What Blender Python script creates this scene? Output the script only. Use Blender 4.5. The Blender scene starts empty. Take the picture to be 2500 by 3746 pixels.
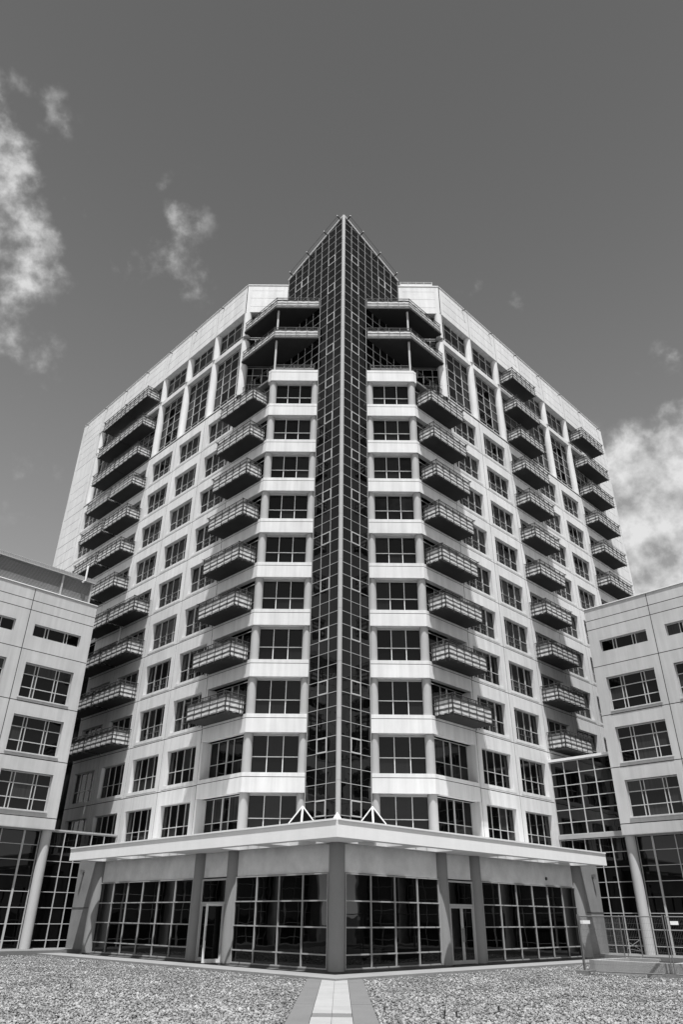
import bpy, math, random
import numpy as np
from mathutils import Matrix, Vector

random.seed(7)
RNG = np.random.default_rng(11)
scene = bpy.context.scene
col = scene.collection
R = math.radians
RT = math.sqrt(0.5)

# ------------------------------------------------------------------ camera
CAM_TILT, CAM_YAW, CAM_ROLL = 0.5189, -0.0023, 0.0093
cd = bpy.data.cameras.new('camera')
cd.sensor_fit = 'VERTICAL'
cd.sensor_height = 36.0
cd.sensor_width = 24.0
cd.lens = 2594.6 / 3746.0 * 36.0
cd.clip_end = 3000
cam = bpy.data.objects.new('camera', cd)
col.objects.link(cam)
f0 = Vector((math.sin(CAM_YAW) * math.cos(CAM_TILT), math.cos(CAM_YAW) * math.cos(CAM_TILT), math.sin(CAM_TILT)))
r0 = Vector((math.cos(CAM_YAW), -math.sin(CAM_YAW), 0))
u0 = r0.cross(f0)
rv = r0 * math.cos(CAM_ROLL) + u0 * math.sin(CAM_ROLL)
uv = -r0 * math.sin(CAM_ROLL) + u0 * math.cos(CAM_ROLL)
m = Matrix.Identity(4)
for i in range(3):
    m[i][0], m[i][1], m[i][2] = rv[i], uv[i], -f0[i]
m[0][3], m[1][3], m[2][3] = 0.1116, 0.0, 1.7
cam.matrix_world = m
scene.camera = cam


def pix_dir(x, y):
    """direction through a pixel of the 2500 x 3746 frame (used to say where in the sky a cloud stands)"""
    d = f0 + rv * ((x - 1250) / 2594.6) - uv * ((y - 1873) / 2594.6)
    return d.normalized()


# ------------------------------------------------------------------ sun, sky, exposure
SUN_EL, SUN_AZ = R(72.0), R(5.0)          # azimuth measured from behind the camera
sd = bpy.data.lights.new('sun', 'SUN')
sd.energy = 5.0
sd.angle = R(0.53)
sd.color = (1, 1, 1)
sun = bpy.data.objects.new('sun', sd)
sun.rotation_euler = (R(90) - SUN_EL, 0, SUN_AZ)
sun.location = (0, -20, 60)
col.objects.link(sun)

world = bpy.data.worlds.new('World')
scene.world = world
world.use_nodes = True
wn = world.node_tree
for n in list(wn.nodes):
    wn.nodes.remove(n)


def wnode(t, **kw):
    n = wn.nodes.new(t)
    for k, v in kw.items():
        setattr(n, k, v)
    return n


def wlink(a, b):
    wn.links.new(a, b)


def wmath(op, a, b=None, clamp=False):
    n = wnode('ShaderNodeMath', operation=op)
    n.use_clamp = clamp
    for i, v in enumerate((a, b)):
        if v is None:
            continue
        if isinstance(v, (int, float)):
            n.inputs[i].default_value = v
        else:
            wlink(v, n.inputs[i])
    return n.outputs[0]


sky = wnode('ShaderNodeTexSky', sky_type='NISHITA')
sky.sun_disc = False
sky.sun_elevation = SUN_EL
sky.sun_rotation = math.pi + SUN_AZ
sky.air_density = 1.0
sky.dust_density = 0.0
sky.ozone_density = 1.0
sep = wnode('ShaderNodeSeparateColor')
wlink(sky.outputs[0], sep.inputs[0])
# black-and-white film behind a red filter: only the red light of the sky counts
tc = wnode('ShaderNodeTexCoord')
dirv = tc.outputs['Generated']
# the deep filter darkens the blue zenith more than the paler air towards the horizon, all round
sepd = wnode('ShaderNodeSeparateXYZ')
wlink(dirv, sepd.inputs[0])
zen = wnode('ShaderNodeMapRange', interpolation_type='SMOOTHSTEP')
zen.inputs['From Min'].default_value = 0.30
zen.inputs['From Max'].default_value = 1.0
zen.inputs['To Min'].default_value = 1.28
zen.inputs['To Max'].default_value = 0.70
wlink(sepd.outputs['Z'], zen.inputs['Value'])
lum = wmath('MULTIPLY', wmath('MULTIPLY', sep.outputs[0], 1.62), zen.outputs[0])
nz1 = wnode('ShaderNodeTexNoise')
nz1.inputs['Scale'].default_value = 9.0
nz1.inputs['Detail'].default_value = 9.0
nz1.inputs['Roughness'].default_value = 0.58
nz1.inputs['Distortion'].default_value = 0.35
wlink(dirv, nz1.inputs['Vector'])
nz2 = wnode('ShaderNodeTexNoise')
nz2.inputs['Scale'].default_value = 24.0
nz2.inputs['Detail'].default_value = 10.0
nz2.inputs['Roughness'].default_value = 0.56
nz2.inputs['Distortion'].default_value = 0.0
wlink(dirv, nz2.inputs['Vector'])
CLOUDS = [  # x, y in the frame, angular radius, strength
    (-80, 540, .12, 1.0), (-30, 760, .12, 1.0), (-30, 980, .12, .95), (-60, 1150, .10, .72), (60, 480, .07, .48), (210, 720, .06, .60), (170, 420, .07, .46),
    (640, 780, .07, .56), (620, 930, .07, .56), (690, 1060, .06, .50), (480, 975, .05, .52), (100, 1330, .11, .44), (720, 1180, .06, .40), (30, 1700, .12, .38),
    (2500, 1800, .14, 2.1), (2340, 1960, .13, 2.0), (2560, 2030, .17, 2.4), (2400, 2220, .15, 2.3), (2300, 2120, .12, 2.0), (2660, 1640, .09, 1.4),
    (2480, 1310, .06, .66), (2330, 1340, .04, .52), (1740, 1060, .04, .44), (1880, 1130, .04, .40), (2330, 1600, .08, .62), (1150, 330, .06, .38), (2450, 1480, .05, .5),
]
cl_dirs = [(pix_dir(x, y), r_, s_) for x, y, r_, s_ in CLOUDS]
# the same kind of sky goes on beside and behind the frame
for az, el, r_, s_ in ((100, 35, .22, 1.0), (135, 22, .2, 1.1), (-95, 40, .2, .9), (-140, 25, .22, 1.0), (170, 30, .2, .9), (60, 18, .16, 1.0), (-62, 24, .16, .9), (150, 55, .12, .5), (-120, 62, .12, .5)):
    a, e = R(az), R(el)
    cl_dirs.append((Vector((math.sin(a) * math.cos(e), math.cos(a) * math.cos(e), math.sin(e))), r_, s_))
mask = None
for c, r_, s_ in cl_dirs:
    dn = wnode('ShaderNodeVectorMath', operation='DISTANCE')
    wlink(dirv, dn.inputs[0])
    dn.inputs[1].default_value = c
    mr = wnode('ShaderNodeMapRange', interpolation_type='SMOOTHSTEP')
    mr.inputs['From Min'].default_value = r_ * 1.25
    mr.inputs['From Max'].default_value = 0.0
    mr.inputs['To Min'].default_value = 0.0
    mr.inputs['To Max'].default_value = s_
    wlink(dn.outputs['Value'], mr.inputs['Value'])
    mask = mr.outputs[0] if mask is None else wmath('MAXIMUM', mask, mr.outputs[0])
nmix = wmath('ADD', wmath('MULTIPLY', nz1.outputs[0], 0.5), wmath('MULTIPLY', nz2.outputs[0], 0.5))
dens = wmath('SUBTRACT', wmath('ADD', wmath('MULTIPLY', mask, 0.34), nmix), 0.64)
cmr = wnode('ShaderNodeMapRange', interpolation_type='SMOOTHSTEP')
cmr.inputs['From Min'].default_value = 0.0
cmr.inputs['From Max'].default_value = 0.26
wlink(dens, cmr.inputs['Value'])
cloud_a = wmath('MULTIPLY', cmr.outputs[0], wmath('MULTIPLY', wmath('MINIMUM', wmath('MULTIPLY', mask, 1.5), 1.0), 0.95), clamp=True)
lmr = wnode('ShaderNodeMapRange')
lmr.inputs['From Min'].default_value = 0.36
lmr.inputs['From Max'].default_value = 0.62
lmr.inputs['To Min'].default_value = 3.0
lmr.inputs['To Max'].default_value = 7.0
wlink(nz2.outputs[0], lmr.inputs['Value'])
cloud_l = lmr.outputs[0]
mixn = wnode('ShaderNodeMix', data_type='FLOAT')
wlink(cloud_a, mixn.inputs[0])
wlink(lum, mixn.inputs[2])
wlink(cloud_l, mixn.inputs[3])
bg = wnode('ShaderNodeBackground')
bg.inputs['Strength'].default_value = 0.078
wlink(mixn.outputs[0], bg.inputs['Color'])
wo = wnode('ShaderNodeOutputWorld')
wlink(bg.outputs[0], wo.inputs['Surface'])

scene.view_settings.view_transform = 'Standard'
scene.view_settings.look = 'None'
scene.view_settings.gamma = 1.0
scene.view_settings.exposure = 0.54
scene.view_settings.use_curve_mapping = False
scene.cycles.max_bounces = 6
scene.cycles.diffuse_bounces = 1
scene.cycles.glossy_bounces = 3
scene.cycles.use_denoising = True


# ------------------------------------------------------------------ materials
def material(name, base, rough=0.8, var=0.0, scale=1.0, streak=0.0, bump=0.0, bump_scale=30.0, spec=0.3, metal=0.0, fine=0.0, piece=0.0):
    mt = bpy.data.materials.new(name)
    mt.use_nodes = True
    nt = mt.node_tree
    b = nt.nodes['Principled BSDF']
    b.inputs['Roughness'].default_value = rough
    b.inputs['Specular IOR Level'].default_value = spec
    b.inputs['Metallic'].default_value = metal
    b.inputs['Base Color'].default_value = (base, base, base, 1)
    if var or streak or fine or piece:
        geo = nt.nodes.new('ShaderNodeNewGeometry')
        val = None

        def noise(sc, vec_scale, amp, detail=5):
            mp = nt.nodes.new('ShaderNodeMapping')
            mp.inputs['Scale'].default_value = vec_scale
            nt.links.new(geo.outputs['Position'], mp.inputs['Vector'])
            nn = nt.nodes.new('ShaderNodeTexNoise')
            nn.inputs['Scale'].default_value = sc
            nn.inputs['Detail'].default_value = detail
            nn.inputs['Roughness'].default_value = 0.6
            nt.links.new(mp.outputs[0], nn.inputs['Vector'])
            mr_ = nt.nodes.new('ShaderNodeMapRange')
            mr_.inputs['From Min'].default_value = 0.3
            mr_.inputs['From Max'].default_value = 0.7
            mr_.inputs['To Min'].default_value = 1 - amp
            mr_.inputs['To Max'].default_value = 1 + amp * 0.6
            nt.links.new(nn.outputs[0], mr_.inputs['Value'])
            return mr_.outputs[0]

        def mul(a_, b_):
            if a_ is None:
                return b_
            q = nt.nodes.new('ShaderNodeMath')
            q.operation = 'MULTIPLY'
            nt.links.new(a_, q.inputs[0])
            nt.links.new(b_, q.inputs[1])
            return q.outputs[0]
        if var:
            val = mul(val, noise(scale, (1, 1, 1), var))
        if streak:
            val = mul(val, noise(1.0, (3.2, 3.2, 0.22), streak, 4))
        if fine:
            val = mul(val, noise(22.0, (1, 1, 1), fine, 3))
        if piece:
            oi = nt.nodes.new('ShaderNodeObjectInfo')
            pr_ = nt.nodes.new('ShaderNodeMapRange')
            pr_.inputs['To Min'].default_value = 1 - piece
            pr_.inputs['To Max'].default_value = 1 + piece * 0.5
            nt.links.new(oi.outputs['Random'], pr_.inputs['Value'])
            val = mul(val, pr_.outputs[0])
        q = nt.nodes.new('ShaderNodeMath')
        q.operation = 'MULTIPLY'
        nt.links.new(val, q.inputs[0])
        q.inputs[1].default_value = base
        cc = nt.nodes.new('ShaderNodeCombineColor')
        for i in range(3):
            nt.links.new(q.outputs[0], cc.inputs[i])
        nt.links.new(cc.outputs[0], b.inputs['Base Color'])
    if bump:
        geo2 = nt.nodes.new('ShaderNodeNewGeometry')
        nn = nt.nodes.new('ShaderNodeTexNoise')
        nn.inputs['Scale'].default_value = bump_scale
        nn.inputs['Detail'].default_value = 4
        nt.links.new(geo2.outputs['Position'], nn.inputs['Vector'])
        bp = nt.nodes.new('ShaderNodeBump')
        bp.inputs['Strength'].default_value = bump
        bp.inputs['Distance'].default_value = 0.02
        nt.links.new(nn.outputs[0], bp.inputs['Height'])
        nt.links.new(bp.outputs[0], b.inputs['Normal'])
    return mt


def glass_material(name, lo, hi, wavy=0.02, curtain=0.0, f0=0.5, ior=1.52):
    """dark sun-control glass: a mirror-smooth coat over a dim interior that differs from pane to pane"""
    mt = bpy.data.materials.new(name)
    mt.use_nodes = True
    nt = mt.node_tree
    b = nt.nodes['Principled BSDF']
    b.inputs['Roughness'].default_value = 0.015
    b.inputs['IOR'].default_value = ior
    b.inputs['Specular IOR Level'].default_value = f0
    oi = nt.nodes.new('ShaderNodeObjectInfo')
    mr_ = nt.nodes.new('ShaderNodeMapRange')
    mr_.inputs['To Min'].default_value = lo
    mr_.inputs['To Max'].default_value = hi
    nt.links.new(oi.outputs['Random'], mr_.inputs['Value'])
    out = mr_.outputs[0]
    if curtain:
        tcn = nt.nodes.new('ShaderNodeTexCoord')
        mp = nt.nodes.new('ShaderNodeMapping')
        mp.inputs['Scale'].default_value = (14, 14, 0.4)
        nt.links.new(tcn.outputs['Object'], mp.inputs['Vector'])
        nn = nt.nodes.new('ShaderNodeTexNoise')
        nn.inputs['Scale'].default_value = 1.0
        nn.inputs['Detail'].default_value = 3
        nt.links.new(mp.outputs[0], nn.inputs['Vector'])
        gt = nt.nodes.new('ShaderNodeMath')
        gt.operation = 'GREATER_THAN'
        gt.inputs[1].default_value = 0.72
        nt.links.new(oi.outputs['Random'], gt.inputs[0])
        m1 = nt.nodes.new('ShaderNodeMath')
        m1.operation = 'MULTIPLY'
        nt.links.new(nn.outputs[0], m1.inputs[0])
        nt.links.new(gt.outputs[0], m1.inputs[1])
        m2 = nt.nodes.new('ShaderNodeMath')
        m2.operation = 'MULTIPLY_ADD'
        nt.links.new(m1.outputs[0], m2.inputs[0])
        m2.inputs[1].default_value = curtain
        nt.links.new(out, m2.inputs[2])
        out = m2.outputs[0]
    cc = nt.nodes.new('ShaderNodeCombineColor')
    for i in range(3):
        nt.links.new(out, cc.inputs[i])
    nt.links.new(cc.outputs[0], b.inputs['Base Color'])
    if wavy:
        geo2 = nt.nodes.new('ShaderNodeNewGeometry')
        nn = nt.nodes.new('ShaderNodeTexNoise')
        nn.inputs['Scale'].default_value = 1.6
        nn.inputs['Detail'].default_value = 1
        nt.links.new(geo2.outputs['Position'], nn.inputs['Vector'])
        bp = nt.nodes.new('ShaderNodeBump')
        bp.inputs['Strength'].default_value = 1.0
        bp.inputs['Distance'].default_value = wavy
        nt.links.new(nn.outputs[0], bp.inputs['Height'])
        nt.links.new(bp.outputs[0], b.inputs['Normal'])
    return mt


M = {}
M['wall'] = material('tower_concrete', 0.685, 0.85, var=0.07, scale=0.6, streak=0.13, bump=0.15, fine=0.03, piece=0.05)
M['wall_low'] = material('low_building_concrete', 0.51, 0.85, var=0.08, scale=0.5, streak=0.12, bump=0.15, fine=0.03, piece=0.05)
M['column'] = material('painted_column', 0.40, 0.7, var=0.05, scale=0.8, streak=0.05, bump=0.1)
M['white'] = material('white_metal', 0.78, 0.45, spec=0.5, var=0.04, scale=0.7)
M['frame'] = material('window_frame_metal', 0.48, 0.45, spec=0.5, var=0.04, scale=0.7)
M['grey_metal'] = material('grey_metal', 0.42, 0.5, spec=0.5, var=0.08, scale=2)
M['prow_frame'] = material('prow_frame_metal', 0.38, 0.45, spec=0.5, var=0.05, scale=0.7)
M['pav_frame'] = material('pavilion_frame_metal', 0.34, 0.45, spec=0.5, var=0.05)
M['rail_metal'] = material('rail_metal', 0.16, 0.5, spec=0.4)
M['dark'] = material('dark_steel', 0.045, 0.5, spec=0.4, var=0.15, scale=2)
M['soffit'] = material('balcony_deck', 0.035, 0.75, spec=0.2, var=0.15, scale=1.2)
M['interior'] = material('interior_dark', 0.02, 0.9, spec=0.0)
M['glass'] = glass_material('window_glass', 0.001, 0.004, 0.004, 0.05, 0.27, 1.5)
M['glass_front'] = glass_material('chamfer_glass', 0.002, 0.007, 0.004, 0.014, 0.30, 1.5)
M['glass_prow'] = glass_material('prow_glass', 0.0008, 0.003, 0.005, 0.006, 0.42, 1.6)
M['glass_low'] = glass_material('podium_glass', 0.001, 0.002, 0.0018, 0.0, 0.32, 1.5)
M['fascia'] = material('canopy_concrete', 0.80, 0.8, var=0.04, scale=0.7, streak=0.03, bump=0.15)
M['podium'] = material('podium_concrete', 0.72, 0.9, var=0.16, scale=1.4, streak=0.0, bump=0.3, fine=0.05)
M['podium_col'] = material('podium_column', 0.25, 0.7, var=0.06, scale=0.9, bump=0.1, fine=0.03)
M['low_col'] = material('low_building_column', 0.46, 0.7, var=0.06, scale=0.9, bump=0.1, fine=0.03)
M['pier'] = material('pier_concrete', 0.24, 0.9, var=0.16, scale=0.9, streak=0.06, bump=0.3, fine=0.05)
M['plinth'] = material('dark_plinth', 0.10, 0.7, var=0.15, scale=1.5)
M['paving'] = material('paving_slab', 0.17, 0.9, var=0.10, scale=0.8, bump=0.25, fine=0.08)
M['kerb'] = material('kerb_concrete', 0.24, 0.9, var=0.12, scale=1.1, bump=0.3, fine=0.08)
M['tile'] = material('pale_tile', 0.32, 0.75, piece=0.06, var=0.09, scale=1.5, bump=0.15, fine=0.04)
M['border'] = material('border_slab', 0.15, 0.85, var=0.08, scale=1.2, bump=0.2, fine=0.06)
M['soil'] = material('gravel_bed', 0.16, 1.0, var=0.35, scale=9.0, bump=0.9, bump_scale=22, fine=0.35, spec=0.1)
M['basin'] = material('basin_concrete', 0.34, 0.9, var=0.12, scale=1.2, streak=0.08, bump=0.3)
M['galv'] = material('galvanised_steel', 0.14, 0.45, spec=0.5, var=0.12, scale=4)
M['tag'] = material('plastic_tag', 0.75, 0.5)
M['louver'] = material('louver_metal', 0.36, 0.5, spec=0.4, var=0.06, scale=1.0)
M['leaf'] = material('weed_leaf', 0.11, 0.7, var=0.3, scale=8)
M['rubber'] = material('fence_block', 0.18, 0.9, var=0.2, scale=5, bump=0.3)


def stone_material():
    mt = bpy.data.materials.new('crushed_stone')
    mt.use_nodes = True
    nt = mt.node_tree
    b = nt.nodes['Principled BSDF']
    b.inputs['Roughness'].default_value = 0.9
    b.inputs['Specular IOR Level'].default_value = 0.2
    g = nt.nodes.new('ShaderNodeNewGeometry')
    cr = nt.nodes.new('ShaderNodeValToRGB')
    e = cr.color_ramp.elements
    e[0].position, e[0].color = 0.0, (0.13, 0.13, 0.13, 1)
    e[1].position, e[1].color = 1.0, (0.36, 0.36, 0.36, 1)
    k = cr.color_ramp.elements.new(0.45)
    k.color = (0.24, 0.24, 0.24, 1)
    nt.links.new(g.outputs['Random Per Island'], cr.inputs['Fac'])
    nn = nt.nodes.new('ShaderNodeTexNoise')
    nn.inputs['Scale'].default_value = 0.55
    nn.inputs['Detail'].default_value = 4
    nt.links.new(g.outputs['Position'], nn.inputs['Vector'])
    mr_ = nt.nodes.new('ShaderNodeMapRange')
    mr_.inputs['From Min'].default_value = 0.3
    mr_.inputs['From Max'].default_value = 0.7
    mr_.inputs['To Min'].default_value = 0.72
    mr_.inputs['To Max'].default_value = 1.22
    nt.links.new(nn.outputs[0], mr_.inputs['Value'])
    vm = nt.nodes.new('ShaderNodeVectorMath')
    vm.operation = 'SCALE'
    nt.links.new(cr.outputs['Color'], vm.inputs[0])
    nt.links.new(mr_.outputs[0], vm.inputs['Scale'])
    nt.links.new(vm.outputs[0], b.inputs['Base Color'])
    return mt


M['stone'] = stone_material()


def stripe_material():
    """pale canvas with three woven white bands"""
    mt = bpy.data.materials.new('striped_canvas')
    mt.use_nodes = True
    nt = mt.node_tree
    b = nt.nodes['Principled BSDF']
    b.inputs['Roughness'].default_value = 0.85
    b.inputs['Specular IOR Level'].default_value = 0.1
    tcn = nt.nodes.new('ShaderNodeTexCoord')
    sp = nt.nodes.new('ShaderNodeSeparateXYZ')
    nt.links.new(tcn.outputs['Object'], sp.inputs[0])
    cr = nt.nodes.new('ShaderNodeValToRGB')
    cr.color_ramp.interpolation = 'CONSTANT'
    nt.links.new(sp.outputs['Z'], cr.inputs['Fac'])
    e = cr.color_ramp.elements
    W_, G_ = (0.58, 0.58, 0.58, 1), (0.14, 0.14, 0.14, 1)
    e[0].position, e[0].color = 0.0, W_
    e[1].position, e[1].color = 0.24, G_
    for p_, c_ in ((0.36, W_), (0.50, G_), (0.61, W_), (0.74, G_)):
        q = cr.color_ramp.elements.new(p_)
        q.color = c_
    nn = nt.nodes.new('ShaderNodeTexNoise')
    nn.inputs['Scale'].default_value = 3.0
    geo = nt.nodes.new('ShaderNodeNewGeometry')
    nt.links.new(geo.outputs['Position'], nn.inputs['Vector'])
    mr_ = nt.nodes.new('ShaderNodeMapRange')
    mr_.inputs['To Min'].default_value = 0.92
    mr_.inputs['To Max'].default_value = 1.06
    nt.links.new(nn.outputs[0], mr_.inputs['Value'])
    vm = nt.nodes.new('ShaderNodeVectorMath')
    vm.operation = 'SCALE'
    nt.links.new(cr.outputs['Color'], vm.inputs[0])
    nt.links.new(mr_.outputs[0], vm.inputs['Scale'])
    nt.links.new(vm.outputs[0], b.inputs['Base Color'])
    return mt


M['canvas'] = stripe_material()


# ------------------------------------------------------------------ mesh helpers
class MB:
    def __init__(self):
        self.v, self.f = [], []

    def quad(self, a, b, c, d):
        n = len(self.v)
        self.v += [a, b, c, d]
        self.f.append((n, n + 1, n + 2, n + 3))

    def box(self, x0, x1, y0, y1, z0, z1):
        n = len(self.v)
        self.v += [(x0, y0, z0), (x1, y0, z0), (x1, y1, z0), (x0, y1, z0), (x0, y0, z1), (x1, y0, z1), (x1, y1, z1), (x0, y1, z1)]
        for q in ((0, 3, 2, 1), (4, 5, 6, 7), (0, 1, 5, 4), (1, 2, 6, 5), (2, 3, 7, 6), (3, 0, 4, 7)):
            self.f.append(tuple(n + i for i in q))
        return self

    def prism(self, pts, z0, z1):
        n, k = len(self.v), len(pts)
        self.v += [(p[0], p[1], z0) for p in pts] + [(p[0], p[1], z1) for p in pts]
        self.f.append(tuple(n + i for i in reversed(range(k))))
        self.f.append(tuple(n + k + i for i in range(k)))
        for i in range(k):
            j = (i + 1) % k
            self.f.append((n + i, n + j, n + k + j, n + k + i))
        return self

    def cyl(self, cx, cy, z0, z1, r, seg=28, r1=None):
        r1 = r if r1 is None else r1
        n = len(self.v)
        for z, rr in ((z0, r), (z1, r1)):
            self.v += [(cx + rr * math.cos(2 * math.pi * i / seg), cy + rr * math.sin(2 * math.pi * i / seg), z) for i in range(seg)]
        for i in range(seg):
            j = (i + 1) % seg
            self.f.append((n + i, n + j, n + seg + j, n + seg + i))
        self.f.append(tuple(n + i for i in reversed(range(seg))))
        self.f.append(tuple(n + seg + i for i in range(seg)))
        return self

    def bar(self, a, b, r, seg=6):
        a, b = Vector(a), Vector(b)
        d = (b - a).normalized()
        s = d.cross(Vector((0, 0, 1)))
        if s.length < 1e-4:
            s = Vector((1, 0, 0))
        s.normalize()
        t = d.cross(s)
        n = len(self.v)
        for p in (a, b):
            self.v += [tuple(p + (s * math.cos(2 * math.pi * i / seg) + t * math.sin(2 * math.pi * i / seg)) * r) for i in range(seg)]
        for i in range(seg):
            j = (i + 1) % seg
            self.f.append((n + i, n + j, n + seg + j, n + seg + i))
        self.f.append(tuple(n + i for i in reversed(range(seg))))
        self.f.append(tuple(n + seg + i for i in range(seg)))
        return self

    def relief(self, xs, zs, depth, thick, skew=None):
        """wall slab in the x-z plane facing -y; depth(i, j) gives each cell's recess, None = through hole"""
        nx, nz = len(xs) - 1, len(zs) - 1
        D = [[depth(i, j) for j in range(nz)] for i in range(nx)]
        dd = lambda i, j: thick if (i < 0 or j < 0 or i >= nx or j >= nz) else (thick if D[i][j] is None else D[i][j])
        for i in range(nx):
            for j in range(nz):
                d = D[i][j]
                x0, x1, z0, z1 = xs[i], xs[i + 1], zs[j], zs[j + 1]
                if d is not None:
                    self.quad((x0, d, z0), (x1, d, z0), (x1, d, z1), (x0, d, z1))
                e = dd(i, j)
                for (ii, jj, p, q) in ((i + 1, j, (x1, z0), (x1, z1)), (i, j + 1, (x1, z1), (x0, z1))):
                    g = dd(ii, jj)
                    if abs(g - e) > 1e-6:
                        self.quad((p[0], e, p[1]), (p[0], g, p[1]), (q[0], g, q[1]), (q[0], e, q[1]))
                if i == 0 and e < thick:
                    self.quad((x0, thick, z0), (x0, e, z0), (x0, e, z1), (x0, thick, z1))
                if j == 0 and e < thick:
                    self.quad((x0, e, z0), (x0, thick, z0), (x1, thick, z0), (x1, e, z0))
        return self

    def mesh(self, name, mat, smooth=False):
        me = bpy.data.meshes.new(name)
        me.from_pydata(self.v, [], self.f)
        me.materials.append(M[mat])
        if smooth:
            me.shade_smooth() if hasattr(me, 'shade_smooth') else None
            try:
                me.set_sharp_from_angle(angle=R(40))
            except Exception:
                pass
        me.update()
        return me


CACHE = {}


def cached(key, fn):
    if key not in CACHE:
        CACHE[key] = fn()
    return CACHE[key]


def empty(name, label=None, cat=None, group=None, loc=(0, 0, 0)):
    o = bpy.data.objects.new(name, None)
    o.location = loc
    o.empty_display_size = 0.3
    col.objects.link(o)
    tag(o, label, cat, group)
    return o


def tag(o, label=None, cat=None, group=None, kind=None):
    if label:
        o['label'] = label
    if cat:
        o['category'] = cat
    if group:
        o['group'] = group
    if kind:
        o['kind'] = kind
    return o


def put(name, me, parent=None, mat=None):
    o = bpy.data.objects.new(name, me)
    col.objects.link(o)
    if parent is not None:
        o.parent = parent
    if mat is not None:
        o.matrix_basis = mat
    return o


def sub(name, me, parent, x=0.0, y=0.0, z=0.0, rot=None):
    o = bpy.data.objects.new(name, me)
    col.objects.link(o)
    o.parent = parent
    o.location = (x, y, z)
    if rot:
        o.rotation_euler = rot
    return o


def box_mesh(sx, sy, sz, mat, key=None):
    """box from the origin corner, shared between alike pieces"""
    k = ('box', round(sx, 4), round(sy, 4), round(sz, 4), mat)
    return cached(k, lambda: MB().box(0, sx, 0, sy, 0, sz).mesh('box_piece', mat))


def frame(side, ox, oy):
    """side +1: x runs back-right at 45 degrees, y runs inward; side -1: its mirror image"""
    if side > 0:
        return Matrix.Translation((ox, oy, 0)) @ Matrix.Rotation(R(45), 4, 'Z')
    return Matrix.Translation((-ox, oy, 0)) @ Matrix.Rotation(R(-45), 4, 'Z') @ Matrix.Diagonal((-1, 1, 1, 1))


def T(x, y, z):
    return Matrix.Translation((x, y, z))


# ------------------------------------------------------------------ dimensions (metres, read off the photograph)
XC, DC = 4.734, 36.51            # corner of the chamfer, chamfer plane
H = 2.85
ZS = lambda k: 7.83 + H * (k - 2)     # sill line of storey k
ZG = lambda k: 7.60 + H * (k - 2)     # panel joint of storey k
J = [0.0] + [3.8 + 3.7 * i for i in range(7)] + [29.8]   # bay joints along a wing
BAY = 3.7
FR = {1: frame(1, XC, DC), -1: frame(-1, XC, DC)}
TIPY = 34.88
PODY = 28.6

# ================================================================== GROUND
ground = put('ground', MB().box(-500, 500, -300, 900, -0.6, -0.03).mesh('ground', 'soil'))
tag(ground, 'grey gravel bed under the loose stones of the courtyard', kind='structure')
# raised paved edge in front of the entrance (kerb strip), a V following the building
KY = 25.45
kerb = empty('kerb')
tag(kerb, 'pale concrete edging strip along the entrance front', kind='structure')
for side in (1, -1):
    fk = frame(side, 0, KY)
    L_ = 22.0
    n_ = 8
    for i in range(n_):
        a, b_ = i * L_ / n_, (i + 1) * L_ / n_ - 0.012
        put('kerb_slab', cached(('kerb', i), lambda: MB().prism([(a, 0), (b_, 0), (b_, 1.2), (a if i else 1.2, 1.2)], -0.1, 0.085).mesh('kerb_slab', 'kerb')), kerb, fk)
pave = put('pavement', MB().prism([(0, KY + 1.75), (30, KY + 31.75), (30, 75), (-30, 75), (-30, KY + 31.75)], -0.2, 0.05).mesh('pavement', 'paving'))
tag(pave, 'grey paving in front of the entrance glazing', kind='structure')
# higher paved terraces in front of the low buildings
LOWC = -39.66
for side in (1, -1):
    fl = frame(side, 0, 0)
    mm = MB().box(2.0, 22.4, 38.2, 52.0, -0.2, 0.2).mesh('terrace', 'paving')
    # local x = s, local y = distance; same axes as the mirrored wing
    o = put('terrace_pavement', mm, None, frame(-side, 0, 0))
    tag(o, ('pale raised paving under the building on the left' if side < 0 else 'pale raised paving under the building on the right'), kind='structure')
# straight path to the entrance
path = empty('path')
tag(path, 'straight path of two rows of pale tiles between grey border slabs', kind='structure')
PX0, PX1, PI0, PI1 = -0.86, 0.84, -0.42, 0.37
yb = 3.0
while yb < KY + 0.6:
    y1 = min(yb + 1.98, KY + 0.78)
    for (a, b_) in ((PX0, PI0 - 0.01), (PI1 + 0.01, PX1)):
        put('border_slab', MB().box(a, b_, yb, y1, -0.1, 0.035 + random.uniform(-.002, .002)).mesh('border_slab', 'border'), path)
    yb += 1.99
yb = 17.2 - 0.62 * 22 - 0.0
k = 0
while yb < KY + 0.55:
    band = abs(yb - 16.58) < 0.3
    xm = -0.025
    for (a, b_) in ((PI0, xm - 0.004), (xm + 0.004, PI1)):
        put('tile', MB().box(a, b_, yb, yb + 0.617, -0.1, (0.030 if band else 0.036) + random.uniform(-.001, .001)).mesh('tile', 'border' if band else 'tile'), path)
    yb += 0.62
    k += 1


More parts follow.
